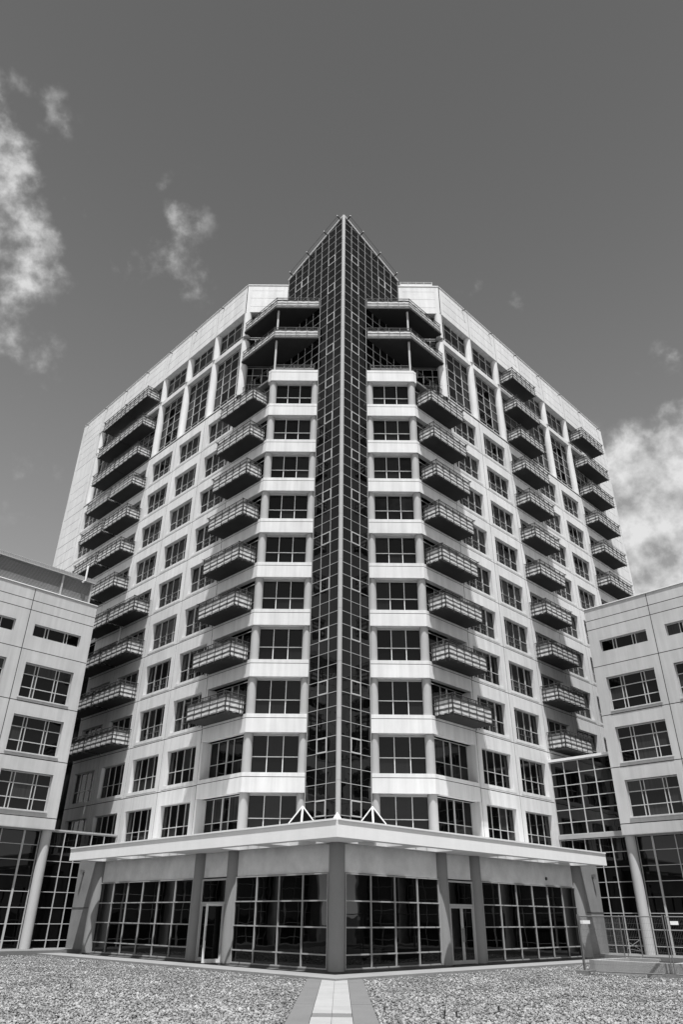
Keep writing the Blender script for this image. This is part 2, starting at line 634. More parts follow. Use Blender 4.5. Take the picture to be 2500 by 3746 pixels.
def gravel():
    N = 150000
    ys = 12.5 + 27.5 * RNG.uniform(0, 1, N * 3) ** 1.9
    xs = RNG.uniform(-1, 1, N * 3) * (0.56 * ys + 1.0)
    ok = (np.abs(xs) < 0.56 * ys + 1.0) & (ys < KY + np.abs(xs) - 0.02) & ((xs < PX0 - 0.02) | (xs > PX1 + 0.02))
    # the low buildings' terraces stay free
    ok &= (ys + np.abs(xs)) * RT < 38.15
    xs, ys = xs[ok][:N], ys[ok][:N]
    n = len(xs)
    cube = np.array([(x, y, z) for x in (-1, 1) for y in (-1, 1) for z in (-1, 1)], float)
    V = np.repeat(cube[None], n, 0) * RNG.uniform(0.55, 1.0, (n, 8, 3))
    size = RNG.gamma(6.0, 0.0029, n)[:, None] * np.stack([RNG.uniform(.8, 1.35, n), RNG.uniform(.7, 1.1, n), RNG.uniform(.45, .85, n)], 1)
    V *= size[:, None, :]
    q = RNG.normal(size=(n, 4))
    q /= np.linalg.norm(q, axis=1)[:, None]
    w, x, y, z = q.T
    Rm = np.stack([1 - 2 * (y * y + z * z), 2 * (x * y - z * w), 2 * (x * z + y * w), 2 * (x * y + z * w), 1 - 2 * (x * x + z * z), 2 * (y * z - x * w),
                   2 * (x * z - y * w), 2 * (y * z + x * w), 1 - 2 * (x * x + y * y)], 1).reshape(n, 3, 3)
    V = np.einsum('nij,nkj->nki', Rm, V)
    V[:, :, 0] += xs[:, None]
    V[:, :, 1] += ys[:, None]
    V[:, :, 2] += RNG.uniform(-0.02, 0.022, n)[:, None]
    faces = np.array([(0, 1, 3, 2), (4, 6, 7, 5), (0, 4, 5, 1), (2, 3, 7, 6), (0, 2, 6, 4), (1, 5, 7, 3)])
    F = (faces[None] + (np.arange(n) * 8)[:, None, None]).reshape(-1)
    me = bpy.data.meshes.new('gravel')
    me.vertices.add(n * 8)
    me.vertices.foreach_set('co', V.reshape(-1))
    me.loops.add(len(F))
    me.loops.foreach_set('vertex_index', F)
    me.polygons.add(n * 6)
    me.polygons.foreach_set('loop_start', np.arange(n * 6) * 4)
    me.polygons.foreach_set('loop_total', np.full(n * 6, 4))
    me.update(calc_edges=True)
    me.materials.append(M['stone'])
    o = put('gravel', me)
    tag(o, 'loose pale crushed stone covering the courtyard on both sides of the path', 'gravel', kind='stuff')


gravel()

# ================================================================== TOWER
tower = empty('apartment_tower', 'tall white apartment tower with a dark glass prow and stacked balconies', 'apartment building', loc=(0, 0, 0))


def pane_at(parent, x, y, z, w, h, mat, tilt=0.005, name='pane'):
    me = cached(('pane', round(w, 3), round(h, 3), mat), lambda: MB().box(0, w, 0, 0.02, 0, h).mesh('pane', mat))
    o = sub(name, me, parent, x, y, z)
    o.rotation_euler = (random.uniform(-tilt, tilt), 0, random.uniform(-tilt, tilt))
    return o


def grid_frame(xs, zs, bar=0.05, depth=0.07, thick_x=None):
    """bars along the given lines, butted end to end; thick_x: {index: width}"""
    mb = MB()
    thick_x = thick_x or {}
    hw = [thick_x.get(i, bar) / 2 for i in range(len(xs))]
    for i, x in enumerate(xs):
        mb.box(x - hw[i], x + hw[i], 0, depth, zs[0] - bar / 2, zs[-1] + bar / 2)
    for z in zs:
        for i in range(len(xs) - 1):
            mb.box(xs[i] + hw[i], xs[i + 1] - hw[i + 1], 0.004, depth - 0.004, z - bar / 2, z + bar / 2)
    return mb


def window(parent, mat, w, h, cols, rows, gmat='glass', bar=0.034, thick=None, rail=None, name='window', fmat='frame'):
    """cols / rows as fractions 0..1; the part's own mesh is the frame, panes and rail are its sub-parts"""
    xs = [c * w for c in cols]
    zs = [r_ * h for r_ in rows]
    xs[0] += bar / 2
    xs[-1] -= bar / 2
    zs[0] += bar / 2
    zs[-1] -= bar / 2
    me = cached(('win', round(w, 3), round(h, 3), tuple(cols), tuple(rows), bar, str(thick), fmat), lambda: grid_frame(xs, zs, bar, 0.07, thick).mesh('window_frame', fmat))
    o = put(name, me, parent, mat)
    for i in range(len(xs) - 1):
        for j in range(len(zs) - 1):
            pane_at(o, xs[i], 0.04, zs[j], xs[i + 1] - xs[i], zs[j + 1] - zs[j], gmat)
    if rail:
        a, b_, z0, z1 = rail

        def rm():
            mb = MB()
            x0, x1 = a * w, b_ * w
            for z in (z0 * h, (z0 + z1) / 2 * h, z1 * h):
                mb.box(x0, x1, -0.06, -0.035, z - 0.008, z + 0.008)
            nb = 6
            for i in range(nb + 1):
                x = x0 + (x1 - x0) * i / nb
                mb.box(x - 0.005, x + 0.005, -0.055, -0.04, z0 * h, z1 * h)
            return mb.mesh('guard_rail', 'rail_metal')
        sub('guard_rail', cached(('grail', w, h, rail), rm), o)
    return o


OPX0, OPX1, OPZ0, OPZ1 = 0.38, 3.18, 0.25, 2.10     # opening inside a 3.7 x 2.85 panel


def wall_panel(u0, u1, z0, z1, side, opening=None, thick=0.30, name='wall_panel', slots=(), mat='wall', y=0.0, fr=None, parent=None):
    w, h = u1 - u0 - 0.042, z1 - z0 - 0.042

    def build():
        mb = MB()
        if opening:
            a, b_, c, d = opening
            mb.relief([0, a, b_, w], [0, c, d, h], lambda i, j: None if (i == 1 and j == 1) else 0.0, thick)
        elif slots:
            zs_ = [0]
            for s_ in slots:
                zs_ += [s_ - 0.018, s_ + 0.018]
            zs_.append(h)
            mb.relief([0, 0.28, w - 0.28, w], zs_, lambda i, j: 0.035 if (i == 1 and j % 2 == 1) else 0.0, thick)
        else:
            mb.relief([0, w], [0, h], lambda i, j: 0.0, thick)
        return mb.mesh(name, mat)
    me = cached((name, round(w, 3), round(h, 3), opening, tuple(slots), thick, mat), build)
    return put(name, me, parent or tower, (fr or FR[side]) @ T(u0 + 0.021, y, z0 + 0.021))


def sill(parent_panel):
    """shallow lip below a wing window"""
    me = cached('sill', lambda: MB().box(OPX0 - 0.16, OPX1 + 0.16, -0.012, 0.0, OPZ0 - 0.17, OPZ0 - 0.02).mesh('window_sill', 'wall'))
    sub('window_sill', me, parent_panel)


W4 = (0, 0.20, 0.46, 0.72, 1.0)
WIN_W, WIN_H = OPX1 - OPX0, OPZ1 - OPZ0


def wing_window(side, b, k, plain=False, gm='glass'):
    mat = FR[side] @ T(J[b] + 0.011 + OPX0, 0.20, ZG(k) + 0.011 + OPZ0)
    if plain:
        window(tower, mat, WIN_W, WIN_H, (0, 0.25, 0.5, 0.75, 1.0), (0, 0.39, 1.0), gm)
    else:
        window(tower, mat, WIN_W, WIN_H, W4, (0, 0.42, 1.0), gm, thick={3: 0.10}, rail=(0.21, 0.70, 0.03, 0.40))


def dark_box(x0, x1, y0, y1, z0, z1, mat=None, name='light_block'):
    return put(name, MB().box(x0, x1, y0, y1, z0, z1).mesh(name, 'interior'), tower, mat)  # solid dark filler added inside the shell to keep light out


# which bays of each wing are behind something all the way down (not built there)
LOWEST = {1: {4: 2, 5: 3, 6: 6, 7: 6}, -1: {4: 1, 5: 6, 6: 6, 7: 6}}
for side in (1, -1):
    for b in range(1, 8):
        u0, u1 = J[b], J[b + 1]
        for k in range(1, 11):
            if k < LOWEST[side].get(b, 1):
                continue
            if b == 7:
                wall_panel(u0, u1, ZG(k), ZG(k + 1), side, slots=(0.93, 1.88), name='blank_panel')
                continue
            p = wall_panel(u0, u1, ZG(k), ZG(k + 1), side, opening=(OPX0, OPX1, OPZ0, OPZ1))
            sill(p)
            wing_window(side, b, k, plain=(k <= 2))
    # dark sealant behind the panel joints
    put('joint_seal', MB().box(3.78, 29.7, 0.10, 0.14, ZG(1), ZG(1) + 0.01).mesh('joint_seal', 'interior'), tower, FR[side])
    for b in range(1, 8):
        put('joint_seal', cached('jsv', lambda: MB().box(-0.05, 0.05, 0.014, 0.12, ZG(1), 33.4).mesh('joint_seal', 'interior')), tower, FR[side] @ T(J[b], 0, 0))
        put('joint_seal', cached('jsu', lambda: MB().box(-0.05, 0.05, 0.014, 0.12, 41.45, 44.2).mesh('joint_seal', 'interior')), tower, FR[side] @ T(J[b], 0, 0))
    for k in range(2, 12):
        put('joint_seal', cached('jsh', lambda: MB().box(3.86, 29.7, 0.016, 0.12, -0.06, 0.06).mesh('joint_seal', 'interior')), tower, FR[side] @ T(0, 0, ZG(k)))
    # the chamfer-side bay A: spandrels, pier, deep glazing
    for k in range(1, 11):
        z1 = ZS(k)
        z0 = z1 - 0.92
        if k > 1:
            put('spandrel', cached('spA', lambda: MB().box(0, 3.77, 0, 0.30, 0, 0.70).mesh('spandrel', 'wall')), tower, FR[side] @ T(0.004, 0, z0))
        put('spandrel_cap', cached('spAc', lambda: MB().box(0, 3.78, 0, 0.30, 0, 0.187).mesh('spandrel_cap', 'wall')), tower, FR[side] @ T(0.004, 0, z0 + 0.733))
        put('joint_seal', cached('jsa', lambda: MB().box(0.03, 3.75, 0.012, 0.28, 0.68, 0.75).mesh('joint_seal', 'interior')), tower, FR[side] @ T(0, 0, z0))
        put('pier', cached('pierA', lambda: MB().box(3.62, 3.78, 0.0, 0.62, 0, H - 0.92 - 0.01).mesh('pier', 'wall')), tower, FR[side] @ T(0.004, 0, z1 + 0.002))
        window(tower, FR[side] @ T(0.10, 0.55, z1), 3.52, H - 0.92, (0, 0.12, 0.42, 0.58, 0.8, 1.0), (0, 0.40, 1.0), 'glass', thick={3: 0.10}, rail=(0.42, 0.80, 0.03, 0.38) if k > 2 else None)
    # top storeys: recessed tall glazing between round pilasters, deep parapet band
    for b in range(1, 7):
        u0, u1 = J[b], J[b + 1]
        w = u1 - u0 - 0.10
        window(tower, FR[side] @ T(u0 + 0.05, 0.42, 33.46), w, 5.05, (0, 0.22, 0.47, 0.72, 1.0), (0, 0.17, 0.36, 0.52, 0.67, 0.86, 1.0), 'glass', thick={1: 0.07, 3: 0.07}, rail=(0.23, 0.71, 0.02, 0.16), name='tall_window')
        window(tower, FR[side] @ T(u0 + 0.05, 0.42, 39.0), w, 2.40, (0, 0.22, 0.47, 0.72, 1.0), (0, 0.33, 0.76, 1.0), 'glass', thick={1: 0.07, 3: 0.07}, rail=(0.23, 0.71, 0.02, 0.32))
        wall_panel(u0, u1, 38.55, 39.0, side, thick=0.34, name='floor_beam', y=0.08)
        put('ledge', cached(('ledge', w), lambda: MB().box(-0.04, 3.64, -0.02, 0.40, 0, 0.08).mesh('ledge', 'wall')), tower, FR[side] @ T(u0 + 0.05, 0.02, 33.375))
    for b in range(1, 8):
        for (za, zb) in ((33.46, 38.55), (39.0, 41.42)):
            put('pilaster', cached(('pil', zb - za), lambda: MB().cyl(0, 0, 0, zb - za, 0.29, 24).mesh('pilaster', 'wall', True)), tower, FR[side] @ T(J[b] if b < 7 else J[b] - .25, 0.31, za))
    wall_panel(J[7], J[8], ZG(11), 38.78, side, slots=(0.9, 1.87, 2.82, 3.75), name='blank_panel')
    wall_panel(J[7], J[8], 38.78, 41.42, side, slots=(0.9, 1.8), name='blank_panel')
    for b in range(1, 8):
        wall_panel(J[b], J[b + 1], 41.42, 44.26, side, slots=(0.58, 1.45, 2.25), name='parapet_panel', thick=0.45)
        put('coping', cached(('cop', round(J[b + 1] - J[b], 2)), lambda: MB().box(0, J[b + 1] - J[b] - 0.01, -0.04, 0.5, 0, 0.06).mesh('coping', 'white')), tower, FR[side] @ T(J[b], 0, 44.262))
        # little spout under the coping
        put('spout', cached('spout', lambda: MB().bar((0, 0, 0), (0, -0.28, -0.06), 0.035).mesh('spout', 'dark')), tower, FR[side] @ T(J[b] + 3.0, 0, 43.95))
    # unseen dark boxes added behind the wing to block light
    dark_box(0.35, 29.75, 0.68, 14.0, 0.1, 33.0, FR[side])
    dark_box(3.9, 29.75, 0.55, 14.0, 33.0, 44.0, FR[side], 'upper_light_block')
    # end return wall
    put('end_wall', MB().box(29.8, 30.0, 0.02, 14, 0.1, 44.2).mesh('end_wall', 'wall'), tower, FR[side])

# ---- chamfer fronts
for side in (1, -1):
    fr = Matrix.Translation((0, DC, 0)) @ Matrix.Diagonal((side, 1, 1, 1))
    for k in range(1, 12):
        z1 = ZS(k)
        z0 = z1 - 0.92
        ob = put('spandrel', cached('spF', lambda: MB().prism([(1.64, 0), (4.73, 0), (4.945, 0.212), (4.945, 0.5), (1.64, 0.5)], 0, 0.70).mesh('spandrel', 'wall')), tower, fr @ T(0, -0.004, z0))
        put('spandrel_cap', cached('spFc', lambda: MB().prism([(1.64, 0), (4.73, 0), (4.945, 0.212), (4.945, 0.5), (1.64, 0.5)], 0, 0.187).mesh('spandrel_cap', 'wall')), tower, fr @ T(0, -0.004, z0 + 0.733))
        put('joint_seal', cached('jsf', lambda: MB().box(1.65, 4.72, 0.012, 0.3, 0.68, 0.75).mesh('joint_seal', 'interior')), tower, fr @ T(0, 0, z0))
        if k == 11:
            break
        for cx, cy in ((4.585, 0.33), (1.79, 0.33)):
            put('column', cached('colF', lambda: MB().cyl(0, 0, 0, H - 0.92, 0.245, 28).mesh('column', 'column', True)), tower, fr @ T(cx, cy, z1 - 0.0))
        window(tower, fr @ T(2.0, 0.40, z1), 2.40, H - 0.92, (0, 1 / 3, 2 / 3, 1.0), (0, 0.42, 1.0), 'glass_front', bar=0.038, fmat='white')
        put('header', cached('hdF', lambda: MB().box(2.0, 4.4, 0.36, 0.5, 0, 0.10).mesh('header', 'grey_metal')), tower, fr @ T(0, 0, ZS(k + 1) - 0.92 - 0.1))
    dark_box(1.6, 4.7, 0.55, 6.0, 4.0, 33.2, fr, 'front_light_block')
    # terrace slab of storey 11 and the two big corner balconies above
    OUT = [(1.60, 0.0), (4.734, 0.0), (7.37, 2.64), (4.25, 2.75)]
    put('terrace_floor', MB().prism([(1.6, 0.3), (4.6, 0.3), (7.2, 2.9), (4.2, 3.4)], 33.1, 33.25).mesh('terrace_floor', 'paving'), tower, fr)
    # upper chamfer wall (behind the balconies): tall dark glazing and parapet
    for (za, zb, rows) in ((33.5, 36.25, (0, .45, .75, 1)), (36.4, 39.05, (0, .45, .75, 1)), (39.2, 41.42, (0, .5, .8, 1))):
        window(tower, fr @ T(4.45, 3.05, za), 2.75, zb - za, (0, 0.25, 0.5, 0.75, 1), rows, 'glass', name='terrace_window', fmat='grey_metal')
    put('corner_column', cached('ccol', lambda: MB().cyl(0, 0, 0, 5.05, 0.29, 24).mesh('corner_column', 'wall', True)), tower, fr @ T(7.18, 2.98, 33.46))
    put('parapet_panel', MB().relief([0, 0.3, 2.8, 3.09], [0, .58, .604, 1.45, 1.474, 2.25, 2.274, 2.82], lambda i, j: 0.025 if (i == 1 and j % 2 == 1) else 0.0, 0.45).mesh('parapet_panel', 'wall'), tower, fr @ T(4.27, 2.64, 41.43))
    put('coping', MB().box(4.25, 7.38, 2.60, 3.1, 44.262, 44.322).mesh('coping', 'white'), tower, fr)
    dark_box(4.3, 7.3, 3.25, 8, 33.2, 44.0, fr, 'upper_light_block')
    # corner balconies
    for k, z in ((12, 36.28), (13, 39.13)):
        P = [(1.66, -0.05), (4.75, -0.05), (7.30, 2.50), (6.9, 2.9), (4.2, 2.9)]
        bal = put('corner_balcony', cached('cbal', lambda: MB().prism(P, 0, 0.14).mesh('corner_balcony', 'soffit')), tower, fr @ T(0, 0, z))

        def seg_rail(a, b_, n, key):
            A, B = Vector((a[0], a[1], 0)), Vector((b_[0], b_[1], 0))
            for i in range(n + 1):
                if key == 'diag' and i == 0:
                    continue
                q = A.lerp(B, i / n)
                sub('post', cached('bpost', lambda: MB().box(-0.014, 0.014, -0.014, 0.014, -0.10, 1.02).mesh('post', 'dark')), bal, q.x, q.y, 0)
            ext = (B - A).normalized() * 0.05

            def rails():
                mb = MB()
                for z_, r_ in ((1.02, 0.024), (0.93, 0.010), (0.555, 0.007), (0.30, 0.007), (0.08, 0.010)):
                    mb.bar(A - ext + Vector((0, 0, z_)), B + ext + Vector((0, 0, z_)), r_)
                return mb.mesh('handrail', 'dark')
            sub('handrail', cached(('cbr', key), rails), bal)

            def cloth():
                mb = MB()
                d = (B - A).normalized()
                nrm = Vector((-d.y, d.x, 0)) * 0.04
                N_ = 16
                for i in range(N_):
                    for j in range(4):
                        pts = []
                        for (ii, jj) in ((i, j), (i + 1, j), (i + 1, j + 1), (i, j + 1)):
                            q = A.lerp(B, ii / N_) + nrm * (1 + 0.35 * math.sin(ii * 1.9 + jj))
                            pts.append((q.x, q.y, 0.06 + 0.84 * jj / 4))
                        mb.quad(*pts)
                return mb.mesh('canvas_screen', 'canvas')
            sub('canvas_screen', cached(('cbc', key), cloth), bal)
        seg_rail((1.72, 0.0), (4.73, 0.0), 4, 'front')
        seg_rail((4.73, 0.0), (7.24, 2.51), 5, 'diag')
        put('balcony_post', cached('cpost', lambda: MB().cyl(0, 0, 0, 2.72, 0.075, 14).mesh('balcony_post', 'grey_metal', True)), tower, fr @ T(4.58, 0.28, z - 2.72))
    # terrace railing on the storey-11 parapet
    tr = put('terrace_railing', cached('trail', lambda: MB().bar((1.85, .25, 0.62), (4.62, .25, .62), .026).bar((4.62, .25, .62), (7.1, 2.73, .62), .026).bar((1.85, .25, 0.48), (4.62, .25, .48), .014).bar((4.62, .25, .48), (7.1, 2.73, .48), .014).mesh('terrace_railing', 'dark')), tower, fr @ T(0, 0, 33.48))
    for i in range(5):
        sub('post', box_mesh(0.035, 0.035, 0.64, 'dark'), tr, 1.9 + i * 0.67, 0.24, -0.02)
    for i in range(1, 6):
        sub('post', box_mesh(0.035, 0.035, 0.64, 'dark'), tr, 4.6 + i * 0.49, 0.23 + i * 0.49, -0.02)
    sub('canvas_screen', cached('tscr', lambda: MB().box(1.9, 4.55, 0.29, 0.30, 0.05, 0.42).mesh('canvas_screen', 'canvas')), tr)
# roof slab and a low guard rail on the roof, right of the prow
put('roof_slab', MB().prism([(4.3, DC + 2.9), (7.2, DC + 2.9), (26, DC + 21.7), (14, 75), (-14, 75), (-26, DC + 21.7), (-7.2, DC + 2.9), (-4.3, DC + 2.9)], 43.4, 43.6).mesh('roof_slab', 'paving'), tower)
rg = put('roof_railing', MB().bar((4.45, DC + 2.9, 45.0), (6.95, DC + 2.9, 45.0), .03).bar((4.45, DC + 2.9, 44.65), (6.95, DC + 2.9, 44.65), .018).mesh('roof_railing', 'grey_metal'), tower)
for i in range(5):
    sub('post', box_mesh(0.04, 0.04, 0.75, 'grey_metal'), rg, 4.45 + i * 0.62, DC + 2.88, 44.28)
sub('glass_screen', MB().box(4.45, 6.95, DC + 2.92, DC + 2.935, 44.4, 44.95).mesh('glass_screen', 'grey_metal'), rg)


# ---- balconies on the wings
def balcony(side, u0, u1, k, posts=5, open_near=True, wob=0.0, name='balcony'):
    Lb = u1 - u0
    z = 10.60 + H * (k - 3)
    D_ = 1.15
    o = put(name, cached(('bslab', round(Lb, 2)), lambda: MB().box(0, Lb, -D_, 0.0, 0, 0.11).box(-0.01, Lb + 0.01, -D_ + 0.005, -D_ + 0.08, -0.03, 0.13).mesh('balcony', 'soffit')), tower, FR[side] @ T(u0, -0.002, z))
    pm = cached('bpost', lambda: MB().box(-0.014, 0.014, -0.014, 0.014, -0.10, 1.02).mesh('post', 'dark'))
    for i in range(posts + 1):
        sub('post', pm, o, Lb * i / posts, -D_ - 0.03, 0)
    for x in (-0.03, Lb + 0.03):
        for y in (-0.12, -0.30, -D_ + 0.22):
            sub('post', pm, o, x, y, 0)

    def rails():
        mb = MB()
        e = 0.09
        for z_, r_ in ((1.02, 0.024), (0.93, 0.010), (0.555, 0.007), (0.30, 0.007), (0.08, 0.010)):
            mb.bar((-e, -D_ - 0.06, z_), (Lb + e, -D_ - 0.06, z_), r_)
            for x in (-0.06, Lb + 0.06):
                mb.bar((x, 0.0, z_), (x, -D_ - 0.06 - e, z_), r_)
        return mb.mesh('handrail', 'dark')
    sub('handrail', cached(('brail', round(Lb, 2)), rails), o)
    seed = random.randint(0, 4)
    wob = wob or random.choice((0, 0, 0, 0.012, 0.02))

    def cloth(a, b_, key):
        A, B = Vector(a), Vector(b_)

        def mk():
            mb = MB()
            d = (B - A).normalized()
            nrm = Vector((-d.y, d.x, 0))
            N_ = 18 if (B - A).length > 2 else 10
            for i in range(N_):
                for j in range(4):
                    pts = []
                    for (ii, jj) in ((i, j), (i + 1, j), (i + 1, j + 1), (i, j + 1)):
                        q = A.lerp(B, ii / N_) + nrm * 0.012 * math.sin(ii * 1.7 + jj * 0.8 + seed * 2)
                        zz = 0.06 + 0.84 * jj / 4 + wob * math.sin(ii / N_ * 6.5) * 0.5
                        pts.append((q.x, q.y, zz))
                    mb.quad(*pts)
            return mb.mesh('canvas_screen', 'canvas')
        sub('canvas_screen', cached(('cl', key, round(Lb, 2), seed, wob), mk), o)
    cloth((0.02, -D_ - 0.01, 0), (Lb - 0.02, -D_ - 0.01, 0), 'front')
    cloth((0.0, -0.03, 0), (0.0, -D_ + 0.03, 0), 'near')
    cloth((Lb, -0.03, 0), (Lb, -D_ + 0.03, 0), 'far')
    return o


for side in (1, -1):
    for k in range(3, 11):
        balcony(side, 0.26, 3.66, k)
for k in range(3, 14):
    balcony(1, 11.36, 14.66, k)
    if k >= 7:
        balcony(1, 22.55, 26.35, k)
for k in range(3, 14):
    if k >= 11:
        balcony(-1, 15.1, 18.62, k)
        balcony(-1, 18.66, 22.3, k)
    elif k >= 7:
        balcony(-1, 15.05, 18.40, k)
        balcony(-1, 18.75, 22.2, k)
    else:
        balcony(-1, 11.5, 14.75, k, wob=0.05 if k == 6 else 0.0)
        balcony(-1, 15.05, 18.40, k)
put('downpipe', MB().cyl(14.90, -0.10, 16.4, 19.1, 0.055, 12).mesh('downpipe', 'white', True), tower, FR[-1])

# ---- glass prow
CW, RH = 0.722, 0.7125
PL = 5.96
ROW0 = 12.16 - 11 * RH


def top_z(t):
    return 47.0 - (47.0 - 44.85) * t / PL


for side in (1, -1):
    fr = frame(side, 0, TIPY)
    xs = [0.10 + CW * i for i in range(9)]
    xs[-1] = PL
    bars = MB()
    for i in range(1, 9):
        z0 = 4.4 if i <= 3 else 33.1
        bars.box(xs[i] - 0.015, xs[i] + 0.015, -0.018, 0.03, z0, top_z(xs[i]) - 0.02)
    zr = ROW0
    while zr < 47:
        last = 3 if zr < 33.1 else 8
        for i in range(last):
            if top_z(xs[i + 1]) > zr:
                bars.box(xs[i] + 0.022, xs[i + 1] - 0.022, -0.014, 0.026, zr - 0.013, zr + 0.013)
            elif top_z(xs[i]) > zr + 0.05:
                xe = PL * (47.0 - zr) / (47.0 - 44.85)
                bars.box(xs[i] + 0.022, max(xs[i] + 0.03, xe - 0.05), -0.014, 0.026, zr - 0.013, zr + 0.013)
        zr += RH
    face = put('glass_prow', bars.mesh('prow_mullions', 'prow_frame'), tower, fr)
    # panes
    row = 0
    zr = ROW0
    rest = MB()
    while zr < 47:
        last = 3 if zr < 33.0 else 8
        for i in range(last):
            za, zb = zr, zr + RH
            x0, x1 = xs[i], xs[i + 1]
            t0, t1 = top_z(x0) - 0.03, top_z(x1) - 0.03
            if t0 <= za:
                continue
            if t1 >= zb:
                pane_at(face, x0, 0.005, za, x1 - x0, zb - za, 'glass_prow', 0.006)
            else:
                pts = [(x0, za), (x1, za)] if t1 > za else [(x0, za), (x0 + (x1 - x0) * (t0 - za) / (t0 - t1), za)]
                if t1 > za:
                    pts.append((x1, t1))
                if t0 > zb:
                    pts.append((x0 + (x1 - x0) * (t0 - zb) / (t0 - t1), zb))
                    pts.append((x0, zb))
                else:
                    pts.append((x0, t0))
                mb = MB()
                n_ = len(pts)
                mb.v = [(p[0], 0.005, p[1]) for p in pts] + [(p[0], 0.025, p[1]) for p in pts]
                mb.f = [tuple(range(n_)), tuple(reversed(range(n_, 2 * n_)))]
                sub('pane', mb.mesh('pane', 'glass_prow'), face)
        zr += RH
    # opening vents with a heavier frame
    def vent(i, zb):
        mb = MB()
        x0, x1, z0, z1 = xs[i], xs[i + 1], zb, zb + RH
        t_ = 0.055
        mb.box(x0 + .0, x0 + t_, -0.03, -0.005, z0, z1)
        mb.box(x1 - t_, x1, -0.03, -0.005, z0, z1)
        mb.box(x0 + t_, x1 - t_, -0.028, -0.007, z0, z0 + t_)
        mb.box(x0 + t_, x1 - t_, -0.028, -0.007, z1 - t_, z1)
        sub('vent_frame', mb.mesh('vent_frame', 'frame'), face)
    for n_ in range(14):
        vent(1, 11.4475 - 2 * H + H * n_)
    zt_ = ROW0 + RH * round((42.8 - ROW0) / RH)
    vent(5, zt_)
    vent(6, zt_)
    # slanted cap along the top edge, small stays and a cable
    capm = MB()
    capm.v = [(0.0, -0.06, top_z(0) - .03), (PL + .05, -0.06, top_z(PL + .05) - .03), (PL + .05, 0.10, top_z(PL + .05) - .03), (0.0, 0.10, top_z(0) - .03),
              (0.0, -0.06, top_z(0) + .05), (PL + .05, -0.06, top_z(PL + .05) + .05), (PL + .05, 0.10, top_z(PL + .05) + .05), (0.0, 0.10, top_z(0) + .05)]
    capm.f = [(0, 3, 2, 1), (4, 5, 6, 7), (0, 1, 5, 4), (1, 2, 6, 5), (2, 3, 7, 6), (3, 0, 4, 7)]
    cap = put('prow_cap', capm.mesh('prow_cap', 'white'), tower, fr)
    prev = None
    for t_ in (0.35, 1.75, 3.65, 5.55):
        zt = top_z(t_)
        sub('stay', MB().bar((t_, -0.05, zt), (t_ + 0.0, -0.34, zt + 0.06), 0.05, 8).mesh('stay', 'dark', True), cap)
        sub('stay_knob', MB().cyl(t_, -0.34, zt + 0.09, zt + 0.17, 0.03, 8).mesh('stay_knob', 'white'), cap)
        cur = (t_, -0.33, zt + 0.05)
        if prev:
            sub('cable', MB().bar(prev, cur, 0.012, 5).mesh('cable', 'dark'), cap)
        prev = cur
# tip mullion in storey-high lengths
zz = 4.4
while zz < 46.6:
    z1 = min(zz + H - 0.012, 46.98)
    put('tip_mullion', MB().cyl(0, TIPY + 0.02, zz, z1, 0.125, 20).mesh('tip_mullion', 'column', True), tower)
    zz += H
put('prow_light_block', MB().prism([(0, TIPY + 0.35), (5.0, TIPY + 5.4), (-5.0, TIPY + 5.4)], 4.3, 44.3).mesh('prow_light_block', 'interior'), tower)  # dark filler added inside the prow to stop light leaking through
put('prow_back', MB().prism([(0, TIPY + 0.3), (4.1, TIPY + 4.45), (4.1, TIPY + 4.6), (-4.1, TIPY + 4.6), (-4.1, TIPY + 4.45)], 44.3, 44.7).mesh('prow_back', 'interior'), tower)

